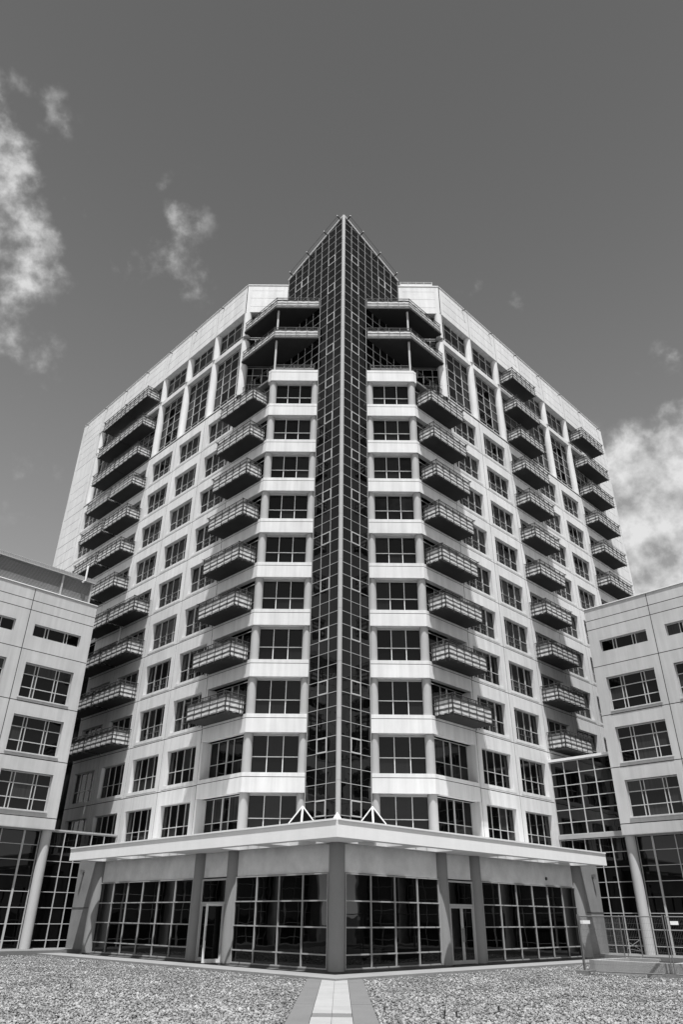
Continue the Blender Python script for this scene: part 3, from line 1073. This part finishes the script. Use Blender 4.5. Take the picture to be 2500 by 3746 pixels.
# ================================================================== ENTRANCE PAVILION
pav = empty('entrance_pavilion', 'low glazed entrance pavilion with round grey columns under a wide white canopy', 'pavilion', loc=(0, PODY, 0))
pavM = Matrix.Translation((0, -PODY, 0))
SOF, TOPC = 4.07, 4.62
FP = {s: pavM @ frame(s, 0, PODY) for s in (1, -1)}
OPEN_T = [(0.35, 2.45), (3.45, 5.55), (9.25, 11.25), (11.95, 13.95), (14.75, 16.75)]
WE = -1.556
for side in (1, -1):
    fp = FP[side]
    # canopy half: slab with real openings, mitred along the axis
    ts = ['m']
    for a, b_ in OPEN_T:
        ts += [a, b_]
    ts.append(17.76)
    ws = [WE, WE + 0.38, WE + 1.33, 2.2]
    mb = MB()

    def P_(i, j, z):
        w_ = ws[j]
        return ((w_ if ts[i] == 'm' else ts[i]), w_, z)
    nt_, nw_ = len(ts) - 1, len(ws) - 1
    hole = lambda i, j: (j == 1 and i % 2 == 1 and i > 0)
    for i in range(nt_):
        for j in range(nw_):
            if hole(i, j):
                for (p, q) in (((i, j), (i + 1, j)), ((i + 1, j), (i + 1, j + 1)), ((i + 1, j + 1), (i, j + 1)), ((i, j + 1), (i, j))):
                    mb.quad(P_(*p, SOF), P_(*p, TOPC), P_(*q, TOPC), P_(*q, SOF))
            else:
                mb.quad(P_(i, j, SOF), P_(i, j + 1, SOF), P_(i + 1, j + 1, SOF), P_(i + 1, j, SOF))
                mb.quad(P_(i, j, TOPC), P_(i + 1, j, TOPC), P_(i + 1, j + 1, TOPC), P_(i, j + 1, TOPC))
        mb.quad(P_(i, 0, SOF), P_(i + 1, 0, SOF), P_(i + 1, 0, TOPC), P_(i, 0, TOPC))
    for j in range(nw_):
        mb.quad(P_(nt_, j, SOF), P_(nt_, j + 1, SOF), P_(nt_, j + 1, TOPC), P_(nt_, j, TOPC))
    can = put('canopy', mb.mesh('canopy', 'fascia'), pav, fp)
    # metal flashing along the top edge in short slightly uneven lengths
    tt = WE
    while tt < 17.7:
        t1 = min(tt + 2.4, 17.78)
        dz = random.uniform(0, 0.012)
        sub('flashing', MB().box(max(tt, WE + 0.03), t1 - 0.008, WE - 0.035, WE + 0.12, TOPC - 0.02, TOPC + 0.035 + dz).mesh('flashing', 'white'), can)
        tt = t1
    # glazing bars across the openings
    for a, b_ in OPEN_T:
        for q in (0.33, 0.66):
            x = a + (b_ - a) * q
            sub('skylight_bar', box_mesh(0.05, 0.95, 0.06, 'white'), can, x, WE + 0.38, TOPC - 0.16)
    # pyramid rooflight next to the tip
    pc = (1.22, -0.66)
    hb, hh = 0.42, 0.72
    base = [(pc[0] - hb, pc[1] - hb), (pc[0] + hb, pc[1] - hb), (pc[0] + hb, pc[1] + hb), (pc[0] - hb, pc[1] + hb)]
    pm = MB()
    for q in base:
        pm.bar((q[0], q[1], TOPC), (pc[0], pc[1], TOPC + hh), 0.036, 6)
    for i in range(4):
        a, b_ = base[i], base[(i + 1) % 4]
        pm.bar((a[0], a[1], TOPC + .03), (b_[0], b_[1], TOPC + .03), 0.04, 6)
    pyr = put('rooflight', pm.mesh('rooflight', 'white'), pav, fp)
    for i in range(4):
        a, b_ = base[i], base[(i + 1) % 4]
        g = MB()
        g.v = [(a[0], a[1], TOPC + .02), (b_[0], b_[1], TOPC + .02), (pc[0], pc[1], TOPC + hh - 0.01)]
        g.f = [(0, 1, 2)]
        sub('pane', g.mesh('pane', 'glass'), pyr)
    put('roof_hatch', MB().box(15.2, 16.3, -0.9, 0.1, TOPC + .005, TOPC + 0.13).mesh('roof_hatch', 'white'), pav, fp)

    # wall above the glazing
    for (a, b_) in ((0.24, 5.85), (6.36, 8.2), (8.75, 17.0)):
        put('upper_wall', MB().box(a, b_, 0.02, 0.25, 3.12, SOF - 0.003).mesh('upper_wall', 'podium'), pav, fp)
    # columns
    for (t_, r_) in ((6.12, 0.29), (8.46, 0.30), (17.25, 0.36)):
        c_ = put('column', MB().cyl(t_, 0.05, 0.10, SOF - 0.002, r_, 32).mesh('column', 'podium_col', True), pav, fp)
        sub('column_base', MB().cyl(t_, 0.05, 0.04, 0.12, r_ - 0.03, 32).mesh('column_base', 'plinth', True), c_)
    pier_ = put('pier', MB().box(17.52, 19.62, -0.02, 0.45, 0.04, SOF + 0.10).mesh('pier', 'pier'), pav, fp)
    sub('joint', MB().box(17.52, 19.63, -0.032, -0.02, 1.98, 2.03).mesh('joint', 'plinth'), pier_)
    sc = put('security_camera', MB().box(18.9, 19.02, -0.22, -0.02, 3.66, 3.76).cyl(18.96, -0.16, 3.54, 3.66, 0.07, 12).mesh('security_camera', 'galv'), pav, fp)
    # glazing
    zrow = (0.14, 0.555, 1.38, 2.21, 3.08)
    for (tv) in ((0.42, 1.76, 3.11, 4.47, 5.82), (8.86, 10.2, 11.55, 12.91, 14.26, 15.62, 16.95)):
        bm = MB()
        for n_, x in enumerate(tv):
            bm.box(x - 0.024, x + 0.024, -0.05, 0.05, zrow[0] - 0.024, zrow[-1] + 0.024)
        for z in zrow:
            for i in range(len(tv) - 1):
                bm.box(tv[i] + 0.024, tv[i + 1] - 0.024, -0.045, 0.045, z - 0.022, z + 0.022)
        wo_ = put('window', bm.mesh('window_frame', 'pav_frame'), pav, fp)
        for i in range(len(tv) - 1):
            for j in range(len(zrow) - 1):
                pane_at(wo_, tv[i], 0.0, zrow[j], tv[i + 1] - tv[i], zrow[j + 1] - zrow[j], 'glass_low', 0.004)
        put('plinth', MB().box(tv[0] - 0.1, tv[-1] + 0.1, -0.06, 0.2, 0.03, 0.105).mesh('plinth', 'plinth'), pav, fp)
    # double door with a light above
    d0, d1 = 6.46, 8.14
    bm = MB()
    for x in (d0, d1):
        bm.box(x - 0.035, x + 0.035, -0.04, 0.06, 0.08, 3.06)
    for z in (2.17, 3.03):
        bm.box(d0 + 0.035, d1 - 0.035, -0.036, 0.056, z - 0.035, z + 0.035)
    ent = put('entrance', bm.mesh('entrance_frame', 'grey_metal'), pav, fp)
    pane_at(ent, d0, 0.0, 2.2, d1 - d0, 0.8, 'glass_low', 0.003)
    put('threshold', MB().box(d0 - 0.1, d1 + 0.1, -0.25, 0.2, 0.03, 0.08).mesh('threshold', 'plinth'), pav, fp)

    def leaf(w_, flip):
        mb = MB()
        st = 0.085
        mb.box(0, st, -0.025, 0.025, 0, 2.03).box(w_ - st, w_, -0.025, 0.025, 0, 2.03)
        mb.box(st, w_ - st, -0.023, 0.023, 0, 0.13).box(st, w_ - st, -0.023, 0.023, 1.95, 2.03)
        return mb.mesh('door_leaf', 'white' if flip < 0 else 'grey_metal')  # open leaf is white to put the sunlight on it into its colour
    wl = (d1 - d0 - 0.07) / 2
    for i in range(2):
        lf = put('door', leaf(wl - 0.008, -1 if (side < 0 and i == 0) else i), pav)
        if side < 0 and i == 0:
            # open leaf: swung outward about its hinge beside the column
            lf.matrix_basis = fp @ T(d0 + 0.045, -0.04, 0.10) @ Matrix.Rotation(R(-82), 4, 'Z')
        else:
            lf.matrix_basis = fp @ T(d0 + 0.037 + i * wl, 0.0, 0.10)
        pane_at(lf, 0.085, -0.005, 0.13, wl - 0.178, 1.82, 'glass_low', 0.002)
        hx = wl - 0.06 if i == 0 else 0.05
        sub('handle', MB().bar((hx, -0.07, 0.75), (hx, -0.07, 1.25), 0.014).bar((hx, -0.02, .8), (hx, -.07, .8), .01).bar((hx, -0.02, 1.2), (hx, -.07, 1.2), .01).mesh('handle', 'galv'), lf)
    # interior behind the glass
    put('interior', MB().box(0.5, 19.2, 0.3, 0.5, 0.03, SOF - 0.01).mesh('interior', 'interior'), pav, fp)
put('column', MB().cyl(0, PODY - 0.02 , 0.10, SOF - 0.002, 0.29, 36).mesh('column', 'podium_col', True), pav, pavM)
put('column_base', MB().cyl(0, PODY - 0.02, 0.03, 0.12, 0.25, 36).mesh('column_base', 'plinth', True), pav, pavM)
hat = MB()
hat.v = [(-0.2, 26.85, TOPC), (0.2, 26.85, TOPC), (0.2, 27.3, TOPC), (-0.2, 27.3, TOPC), (0, 27.07, TOPC + 0.3)]
hat.f = [(0, 1, 4), (1, 2, 4), (2, 3, 4), (3, 0, 4)]
put('hip_cap', hat.mesh('hip_cap', 'white'), pav, pavM)
put('wall_vent', MB().cyl(0, 0, -0.08, 0.03, 0.075, 14).mesh('wall_vent', 'dark'), pav, FP[1] @ T(14.35, 0.0, 3.40) @ Matrix.Rotation(R(90), 4, 'X'))

# ================================================================== LOW BUILDINGS
LS = [18.39, 14.46, 10.53, 6.60, 2.67]
LG = [6.12, 8.97, 11.81, 14.64]
for side in (-1, 1):
    where = 'left' if side < 0 else 'right'
    extra = ' with louvred plant room on its roof' if side < 0 else ' with bare flat roof'
    low = empty('office_building', 'low pale office building at the %s edge%s' % (where, extra), 'office building', 'low buildings flanking the courtyard')
    fl = frame(-side, 0, 0)
    y0 = -LOWC
    for b in range(4):
        s1, s0 = LS[b], LS[b + 1]
        w = s1 - s0
        wx0, wx1 = (14.86 - 14.46), (17.70 - 14.46)
        for f in range(3):
            z0, z1 = LG[f], LG[f + 1]
            za = (6.41, 9.20, 12.02)[f] - z0
            zb = (8.25, 11.07, 13.91)[f] - z0
            wall_panel(s0, s1, z0, z1, side, opening=(wx0, wx1, round(za, 3), round(zb, 3)), mat='wall_low', y=y0, fr=fl, parent=low)
            put('window_sill', cached('lsill', lambda: MB().box(wx0 - 0.06, wx1 + 0.06, -0.05, 0.10, -0.06, 0.0).mesh('window_sill', 'wall_low')), low, fl @ T(s0 + .011, y0, z0 + za))
            wh = zb - za
            window(low, fl @ T(s0 + 0.011 + wx0, y0 + 0.16, z0 + za), wx1 - wx0, wh, (0, 0.235, 0.30, 0.665, 0.73, 1.0), (0, 0.31, 0.69, 1.0), 'glass', bar=0.042)
        # attic with the strip window
        a = wall_panel(s0, s1, LG[3], 16.92, side, opening=(wx0, wx1, round(15.45 - LG[3], 3), round(16.15 - LG[3], 3)), mat='wall_low', y=y0, fr=fl, parent=low)
        window(low, fl @ T(s0 + 0.011 + wx0, y0 + 0.14, 15.45), wx1 - wx0, 0.71, (0, 0.26, 0.325, 0.675, 0.74, 1.0), (0, 1.0), 'glass', bar=0.042)
        wall_panel(s0, s1, 16.92, 17.50, side, mat='wall_low', y=y0, fr=fl, parent=low)
        wall_panel(s0, s1, 17.50, 18.25, side, mat='wall_low', y=y0, fr=fl, parent=low)
        put('coping', cached('lcop', lambda: MB().box(0, w, -0.04, 0.5, 0, 0.05).mesh('coping', 'white')), low, fl @ T(s0, y0, 18.25))
        wall_panel(s0, s1, 5.57, 6.12, side, mat='wall_low', y=y0, fr=fl, parent=low)
        put('soffit', cached('lsof', lambda: MB().box(0, w, 0.005, 0.9, 0, 0.05).mesh('soffit', 'wall_low')), low, fl @ T(s0, y0, 5.565))
        # ground-floor glazing set back behind the columns
        gx = [0.10, 0.60, 1.44, 2.64, 3.48]
        gz = [0.20, 0.556, 1.275, 1.994, 2.713, 3.432, 4.151, 4.87, 5.55]
        bm = MB()
        for n_, x in enumerate(gx):
            t_ = 0.05 if n_ == 3 else 0.022
            bm.box(x - t_, x + t_, -0.05, 0.05, gz[0], gz[-1])
        for z in gz:
            for i in range(len(gx) - 1):
                ta, tb = (0.05 if i == 3 else 0.022), (0.05 if i + 1 == 3 else 0.022)
                bm.box(gx[i] + ta, gx[i + 1] - tb, -0.04, 0.04, z - 0.016, z + 0.016)
        wg = put('shopfront', cached('lshop', lambda: bm.mesh('shopfront', 'frame')), low, fl @ T(s0, y0 + 0.74, 0))
        for i in range(len(gx) - 1):
            for j in range(len(gz) - 1):
                pane_at(wg, gx[i], 0.0, gz[j], gx[i + 1] - gx[i], gz[j + 1] - gz[j], 'glass_low', 0.003)
        if b == 0:
            c_ = put('column', MB().cyl(0, 0, 0.2, 5.565, 0.26, 28).mesh('column', 'low_col', True), low, fl @ T(18.17, y0 + 0.44, 0))
        else:
            put('column', cached('lcol', lambda: MB().cyl(0, 0, 0.2, 5.565, 0.26, 28).mesh('column', 'low_col', True)), low, fl @ T(s1 - 0.22, y0 + 0.44, 0))
    for b in range(1, 4):
        put('joint_seal', MB().box(LS[b] - 0.05, LS[b] + 0.05, y0 + 0.014, y0 + 0.12, 5.6, 18.2).mesh('joint_seal', 'interior'), low, fl)
    for z in LG + [16.92, 17.50]:
        put('joint_seal', MB().box(LS[-1] + 0.1, LS[0] - 0.03, y0 + 0.016, y0 + 0.12, z - 0.05, z + 0.05).mesh('joint_seal', 'interior'), low, fl)
    put('light_block', MB().box(LS[-1] + .1, LS[0] - .12, y0 + 0.32, y0 + 12, 5.7, 18.2).mesh('light_block', 'interior'), low, fl)  # dark boxes added inside both levels to block light
    put('lower_light_block', MB().box(LS[-1] + .1, LS[0] - .3, y0 + 0.85, y0 + 12, 0.1, 5.69).mesh('lower_light_block', 'interior'), low, fl)
    put('roof_slab', MB().box(LS[-1], LS[0] - 0.01, y0 + 0.45, y0 + 12, 18.1, 18.24).mesh('roof_slab', 'paving'), low, fl)
    put('end_wall', MB().box(LS[0] - 0.02, LS[0] + 0.0, y0 + 0.32, y0 + 12, 5.6, 18.2).mesh('end_wall', 'wall_low'), low, fl)
    put('near_wall', MB().box(LS[-1] - 0.2, LS[-1], y0, y0 + 12, 0.1, 18.2).mesh('near_wall', 'wall_low'), low, fl)
    if side < 0:
        # plant room: posts, louvre blades one by one, corrugated eave
        pr = put('plant_room', MB().box(LS[-1], 17.84, y0 + 0.22, y0 + 8, 18.31, 19.6).mesh('plant_room', 'interior'), low, fl)
        nb = 17
        for (a, b_) in ((15.99, 17.74), (12.06, 15.89), (8.1, 11.96)):
            for i in range(nb):
                me = cached(('blade', round(b_ - a, 2)), lambda: MB().box(0, b_ - a, 0, 0.05, 0, 0.030).mesh('louver_blade', 'louver'))
                sub('louver_blade', me, pr).matrix_basis = T(a, y0 + 0.12, 18.36 + i * 0.075)
        for a in (17.80, 15.94, 12.01, 8.05):
            sub('post', box_mesh(0.10, 0.12, 1.35, 'grey_metal'), pr, a - 0.05, y0 + 0.05, 18.305)
        rf = put('plant_roof', MB().box(LS[-1], 18.0, y0 - 0.04, y0 + 8, 19.66, 19.74).mesh('plant_roof', 'louver'), low, fl)
        sub('eave', MB().box(LS[-1], 18.0, y0 - 0.08, y0 - 0.04, 19.60, 19.80).mesh('eave', 'grey_metal'), rf)
        sub('roof_lining', MB().box(LS[-1], 17.9, y0 - 0.02, y0 + 0.5, 19.62, 19.658).mesh('roof_lining', 'louver'), rf)
        cm = MB()
        x = 8.0
        while x < 18.0:
            cm.box(x, x + 0.05, y0 - 0.12, y0 + 6, 19.80, 19.845)
            x += 0.10
        ck = sub('corrugation', cm.mesh('corrugation', 'grey_metal'), rf)
        ck['kind'] = 'stuff'
        sub('vent_pipe', MB().cyl(17.2, y0 - 0.20, 19.55, 20.55, 0.055, 12).bar((17.2, y0 - .20, 19.6), (17.1, y0 - .06, 19.45), .05).mesh('vent_pipe', 'white', True), rf)

# ================================================================== GLASS LINKS
for side in (-1, 1):
    fl = frame(-side, 0, 0)
    y0 = 40.4
    if side < 0:
        lk = empty('glass_passage', 'single-storey glazed passage between the tower and the building on the left', 'passage')
    else:
        lk = empty('glass_bridge', 'tall glazed link with a glass upper storey beside the building on the right', 'passage')
    gx = [18.50, 19.35, 20.05, 20.92, 21.68, 22.42]
    gz = [0.20, 0.556, 1.275, 1.994, 2.713, 3.432, 4.151, 4.87, 5.57]
    bm = MB()
    for x in gx:
        bm.box(x - 0.022, x + 0.022, -0.05, 0.05, gz[0], gz[-1] + .03)
    for z in gz:
        for i in range(len(gx) - 1):
            bm.box(gx[i] + 0.022, gx[i + 1] - 0.022, -0.04, 0.04, z - 0.017, z + 0.017)
    g = put('glazing', bm.mesh('glazing', 'frame'), lk, fl @ T(0, y0, 0))
    for i in range(len(gx) - 1):
        for j in range(len(gz) - 1):
            pane_at(g, gx[i], 0, gz[j], gx[i + 1] - gx[i], gz[j + 1] - gz[j], 'glass_low', 0.003)
    put('light_block', MB().box(18.45, 22.4, y0 + 0.12, y0 + 3, 0.1, 5.5).mesh('light_block', 'interior'), lk, fl)  # dark box added behind the glazing to block light
    if side > 0:
        gx = [18.45, 19.66, 20.64, 21.57, 22.44]
        gz = [5.86, 6.49, 7.15, 7.81, 8.47, 9.13, 9.80]
        bm = MB()
        for x in gx:
            bm.box(x - 0.026, x + 0.026, -0.06, 0.04, gz[0], gz[-1])
        for z in gz:
            for i in range(len(gx) - 1):
                bm.box(gx[i] + 0.026, gx[i + 1] - 0.026, -0.05, 0.03, z - 0.021, z + 0.021)
        g = put('bridge_glazing', bm.mesh('bridge_glazing', 'frame'), lk, fl @ T(0, y0 - 0.02, 0))
        for i in range(len(gx) - 1):
            for j in range(len(gz) - 1):
                pane_at(g, gx[i], 0, gz[j], gx[i + 1] - gx[i], gz[j + 1] - gz[j], 'glass_prow', 0.004)
        put('beam', MB().box(18.42, 22.45, y0 - 0.12, y0 + 0.15, 5.62, 5.83).mesh('beam', 'grey_metal'), lk, fl)
        put('bridge_light_block', MB().box(18.45, 22.4, y0 + 0.08, y0 + 3, 5.84, 9.7).mesh('bridge_light_block', 'interior'), lk, fl)  # added dark box, blocks light behind the upper glazing
        rf = MB()
        rf.v = [(18.4, y0 - 0.18, 9.83), (22.46, y0 - 0.18, 9.83), (22.46, y0 + 3, 10.15), (18.4, y0 + 3, 10.15), (18.4, y0 - 0.18, 9.97), (22.46, y0 - 0.18, 9.97), (22.46, y0 + 3, 10.3), (18.4, y0 + 3, 10.3)]
        rf.f = [(0, 3, 2, 1), (4, 5, 6, 7), (0, 1, 5, 4), (1, 2, 6, 5), (2, 3, 7, 6), (3, 0, 4, 7)]
        put('bridge_roof', rf.mesh('bridge_roof', 'white'), lk, fl)
    else:
        put('top_rail', MB().box(18.42, 22.45, y0 - 0.07, y0 + 0.12, 5.604, 5.69).mesh('top_rail', 'grey_metal'), lk, fl)

# ================================================================== BASIN, FENCE, WEEDS
bas = empty('concrete_basin', 'low square concrete basin behind the wire fence', 'basin', loc=(9.25, 30.6, 0))
bm_ = Matrix.Rotation(R(-45), 4, 'Z')
for (a, b_, c, d, z) in ((0, 3.25, 0, 0.26, .42), (0, 0.26, 0.262, 3.0, .418), (2.99, 3.25, 0.262, 3.0, .418), (0.262, 1.35, 2.74, 3.0, .415), (2.5, 2.988, 2.74, 3.0, .415)):
    put('basin_wall', MB().box(a, b_, c, d, -0.05, z).mesh('basin_wall', 'basin'), bas, bm_)
put('basin_lining', MB().box(0.27, 2.98, 0.27, 2.73, -0.04, 0.06).mesh('basin_lining', 'plinth'), bas, bm_)
put('basin_gap_fill', MB().box(1.352, 2.498, 2.85, 2.9, 0, 0.36).mesh('basin_gap_fill', 'plinth'), bas, bm_)  # dark sheet added to stand for the dark gap in the far wall
bas2 = empty('concrete_block', 'pale concrete block at the edge of the picture past the wire fence', 'block', loc=(11.75, 28.05, 0))
put('block_body', MB().box(0, 2.4, 0, 0.4, -0.05, 0.42).mesh('block_body', 'basin'), bas2, Matrix.Rotation(R(-20), 4, 'Z'))
put('block_rim', MB().box(-0.02, 2.42, -0.02, 0.42, 0.42, 0.46).mesh('block_rim', 'basin'), bas2, Matrix.Rotation(R(-20), 4, 'Z'))


def fence(p0, p1, label, tags_=True, feet=(True, True)):
    a, b_ = Vector((p0[0], p0[1], 0)), Vector((p1[0], p1[1], 0))
    L_ = (b_ - a).length
    o = empty('mesh_fence_panel', label, 'fence', 'temporary fence panels', loc=a)
    rz = math.atan2(b_.y - a.y, b_.x - a.x)
    mt = Matrix.Rotation(rz, 4, 'Z')
    zt = 1.80
    for x in (0, L_):
        put('post', MB().cyl(x, 0, 0.02, zt + 0.06, 0.021, 10).mesh('post', 'galv', True), o, mt)
    put('top_rail', MB().bar((0.02, 0, zt), (L_ - 0.02, 0, zt), 0.019, 8).mesh('top_rail', 'galv', True), o, mt)
    put('bottom_rail', MB().bar((0.02, 0, 0.12), (L_ - 0.02, 0, 0.12), 0.019, 8).mesh('bottom_rail', 'galv', True), o, mt)
    wm = MB()
    n_ = int(L_ / 0.055)
    for i in range(1, n_):
        x = L_ * i / n_
        wm.box(x - 0.0018, x + 0.0018, -0.0018, 0.0018, 0.13, zt - 0.01)
    for i in range(1, 8):
        z = 0.12 + (zt - 0.12) * i / 8
        wm.box(0.02, L_ - 0.02, -0.006, -0.002, z - 0.0022, z + 0.0022)
    w_ = put('wire_mesh', wm.mesh('wire_mesh', 'galv'), o, mt)
    w_['kind'] = 'stuff'
    for x, on in ((0, feet[0]), (L_, feet[1])):
        if on:
            put('foot_block', MB().prism([(x - 0.32, -0.11), (x + 0.12, -0.11), (x + 0.12, 0.11), (x - 0.32, 0.11)], -0.02, 0.14).mesh('foot_block', 'rubber'), o, mt)
    if tags_:
        put('tag_plate', MB().box(0.14, 0.40, -0.03, -0.022, zt - 0.24, zt - 0.13).mesh('tag_plate', 'tag'), o, mt)
    return o


fence((8.82, 29.72), (11.28, 28.22), 'wire mesh fence panel standing in front of the concrete basin')
fence((8.80, 29.82), (11.2, 32.35), 'wire mesh fence panel running back towards the glazing behind the basin', feet=(False, False))
fence((11.36, 28.2), (14.0, 27.1), 'wire mesh fence panel cut off by the edge of the picture', feet=(True, False))
br = empty('fence_brace', 'narrow steel brace frame with crossed bars standing behind the basin', 'brace', loc=(11.35, 32.4, 0))
for x in (0.0, 0.55):
    put('upright', MB().cyl(x, 0, 0.0, 1.86, 0.02, 10).mesh('upright', 'galv', True), br)
for (a, b_) in (((0, 0, 1.02), (0.55, 0, 1.02)), ((0, 0, .72), (.55, 0, 1.02)), ((0, .02, 1.0), (.55, .02, .66)), ((0, 0, .72), (.55, 0, .64)), ((0, 0, .22), (.55, 0, .46))):
    put('cross_bar', MB().bar(a, b_, 0.011).mesh('cross_bar', 'galv'), br)


def weed(x, y, h, n, label):
    o = empty('weed', label, 'weed', 'weeds in the gravel', loc=(x, y, 0.02))
    for i in range(n):
        a = random.uniform(0, 6.28)
        l_ = h * random.uniform(0.5, 1.0)
        w_ = 0.009
        dx, dy = math.cos(a), math.sin(a)
        lean = random.uniform(0.15, 0.7)
        mb = MB()
        p = [(0, 0, 0), (dx * lean * l_ * .4, dy * lean * l_ * .4, l_ * .6), (dx * lean * l_, dy * lean * l_, l_)]
        sx, sy = -dy * w_, dx * w_
        mb.quad((p[0][0] - sx, p[0][1] - sy, 0), (p[0][0] + sx, p[0][1] + sy, 0), (p[1][0] + sx, p[1][1] + sy, p[1][2]), (p[1][0] - sx, p[1][1] - sy, p[1][2]))
        mb.quad((p[1][0] - sx, p[1][1] - sy, p[1][2]), (p[1][0] + sx, p[1][1] + sy, p[1][2]), p[2], (p[2][0] + .001, p[2][1], p[2][2]))
        put('leaf', mb.mesh('leaf', 'leaf'), o)


weed(3.45, 17.95, 0.16, 11, 'dark low weed tuft in the gravel, larger of a close pair')
weed(3.91, 18.18, 0.13, 9, 'small dark weed tuft just beside the larger tuft')
weed(2.17, 16.77, 0.22, 10, 'tall thin weed nearest the path edge low in the picture')
weed(2.40, 16.78, 0.20, 7, 'thin upright weed right beside the tall one near the path')
weed(1.05, 17.75, 0.15, 7, 'small weed growing at the very edge of the path border')
weed(-7.04, 22.64, 0.20, 8, 'lone dark weed in the gravel left of the path')
# potted shrub on the terrace
pot = empty('terrace_plant', 'leafy potted shrub on the high terrace beside the right corner pier', 'plant', loc=(6.35, DC + 2.35, 33.25))
put('pot', MB().cyl(0, 0, 0, 0.35, 0.18, 16, 0.22).mesh('pot', 'grey_metal', True), pot)
lf = MB()
for i in range(160):
    c = Vector((random.gauss(0, .2), random.gauss(0, .2), 0.75 + random.gauss(0, .28)))
    a, b_ = Vector((random.gauss(0, 1), random.gauss(0, 1), random.gauss(0, 1))).normalized() * .06, Vector((random.gauss(0, 1), random.gauss(0, 1), random.gauss(0, 1))).normalized() * .03
    lf.quad(tuple(c - a), tuple(c + b_), tuple(c + a), tuple(c - b_))
put('foliage', lf.mesh('foliage', 'leaf'), pot)
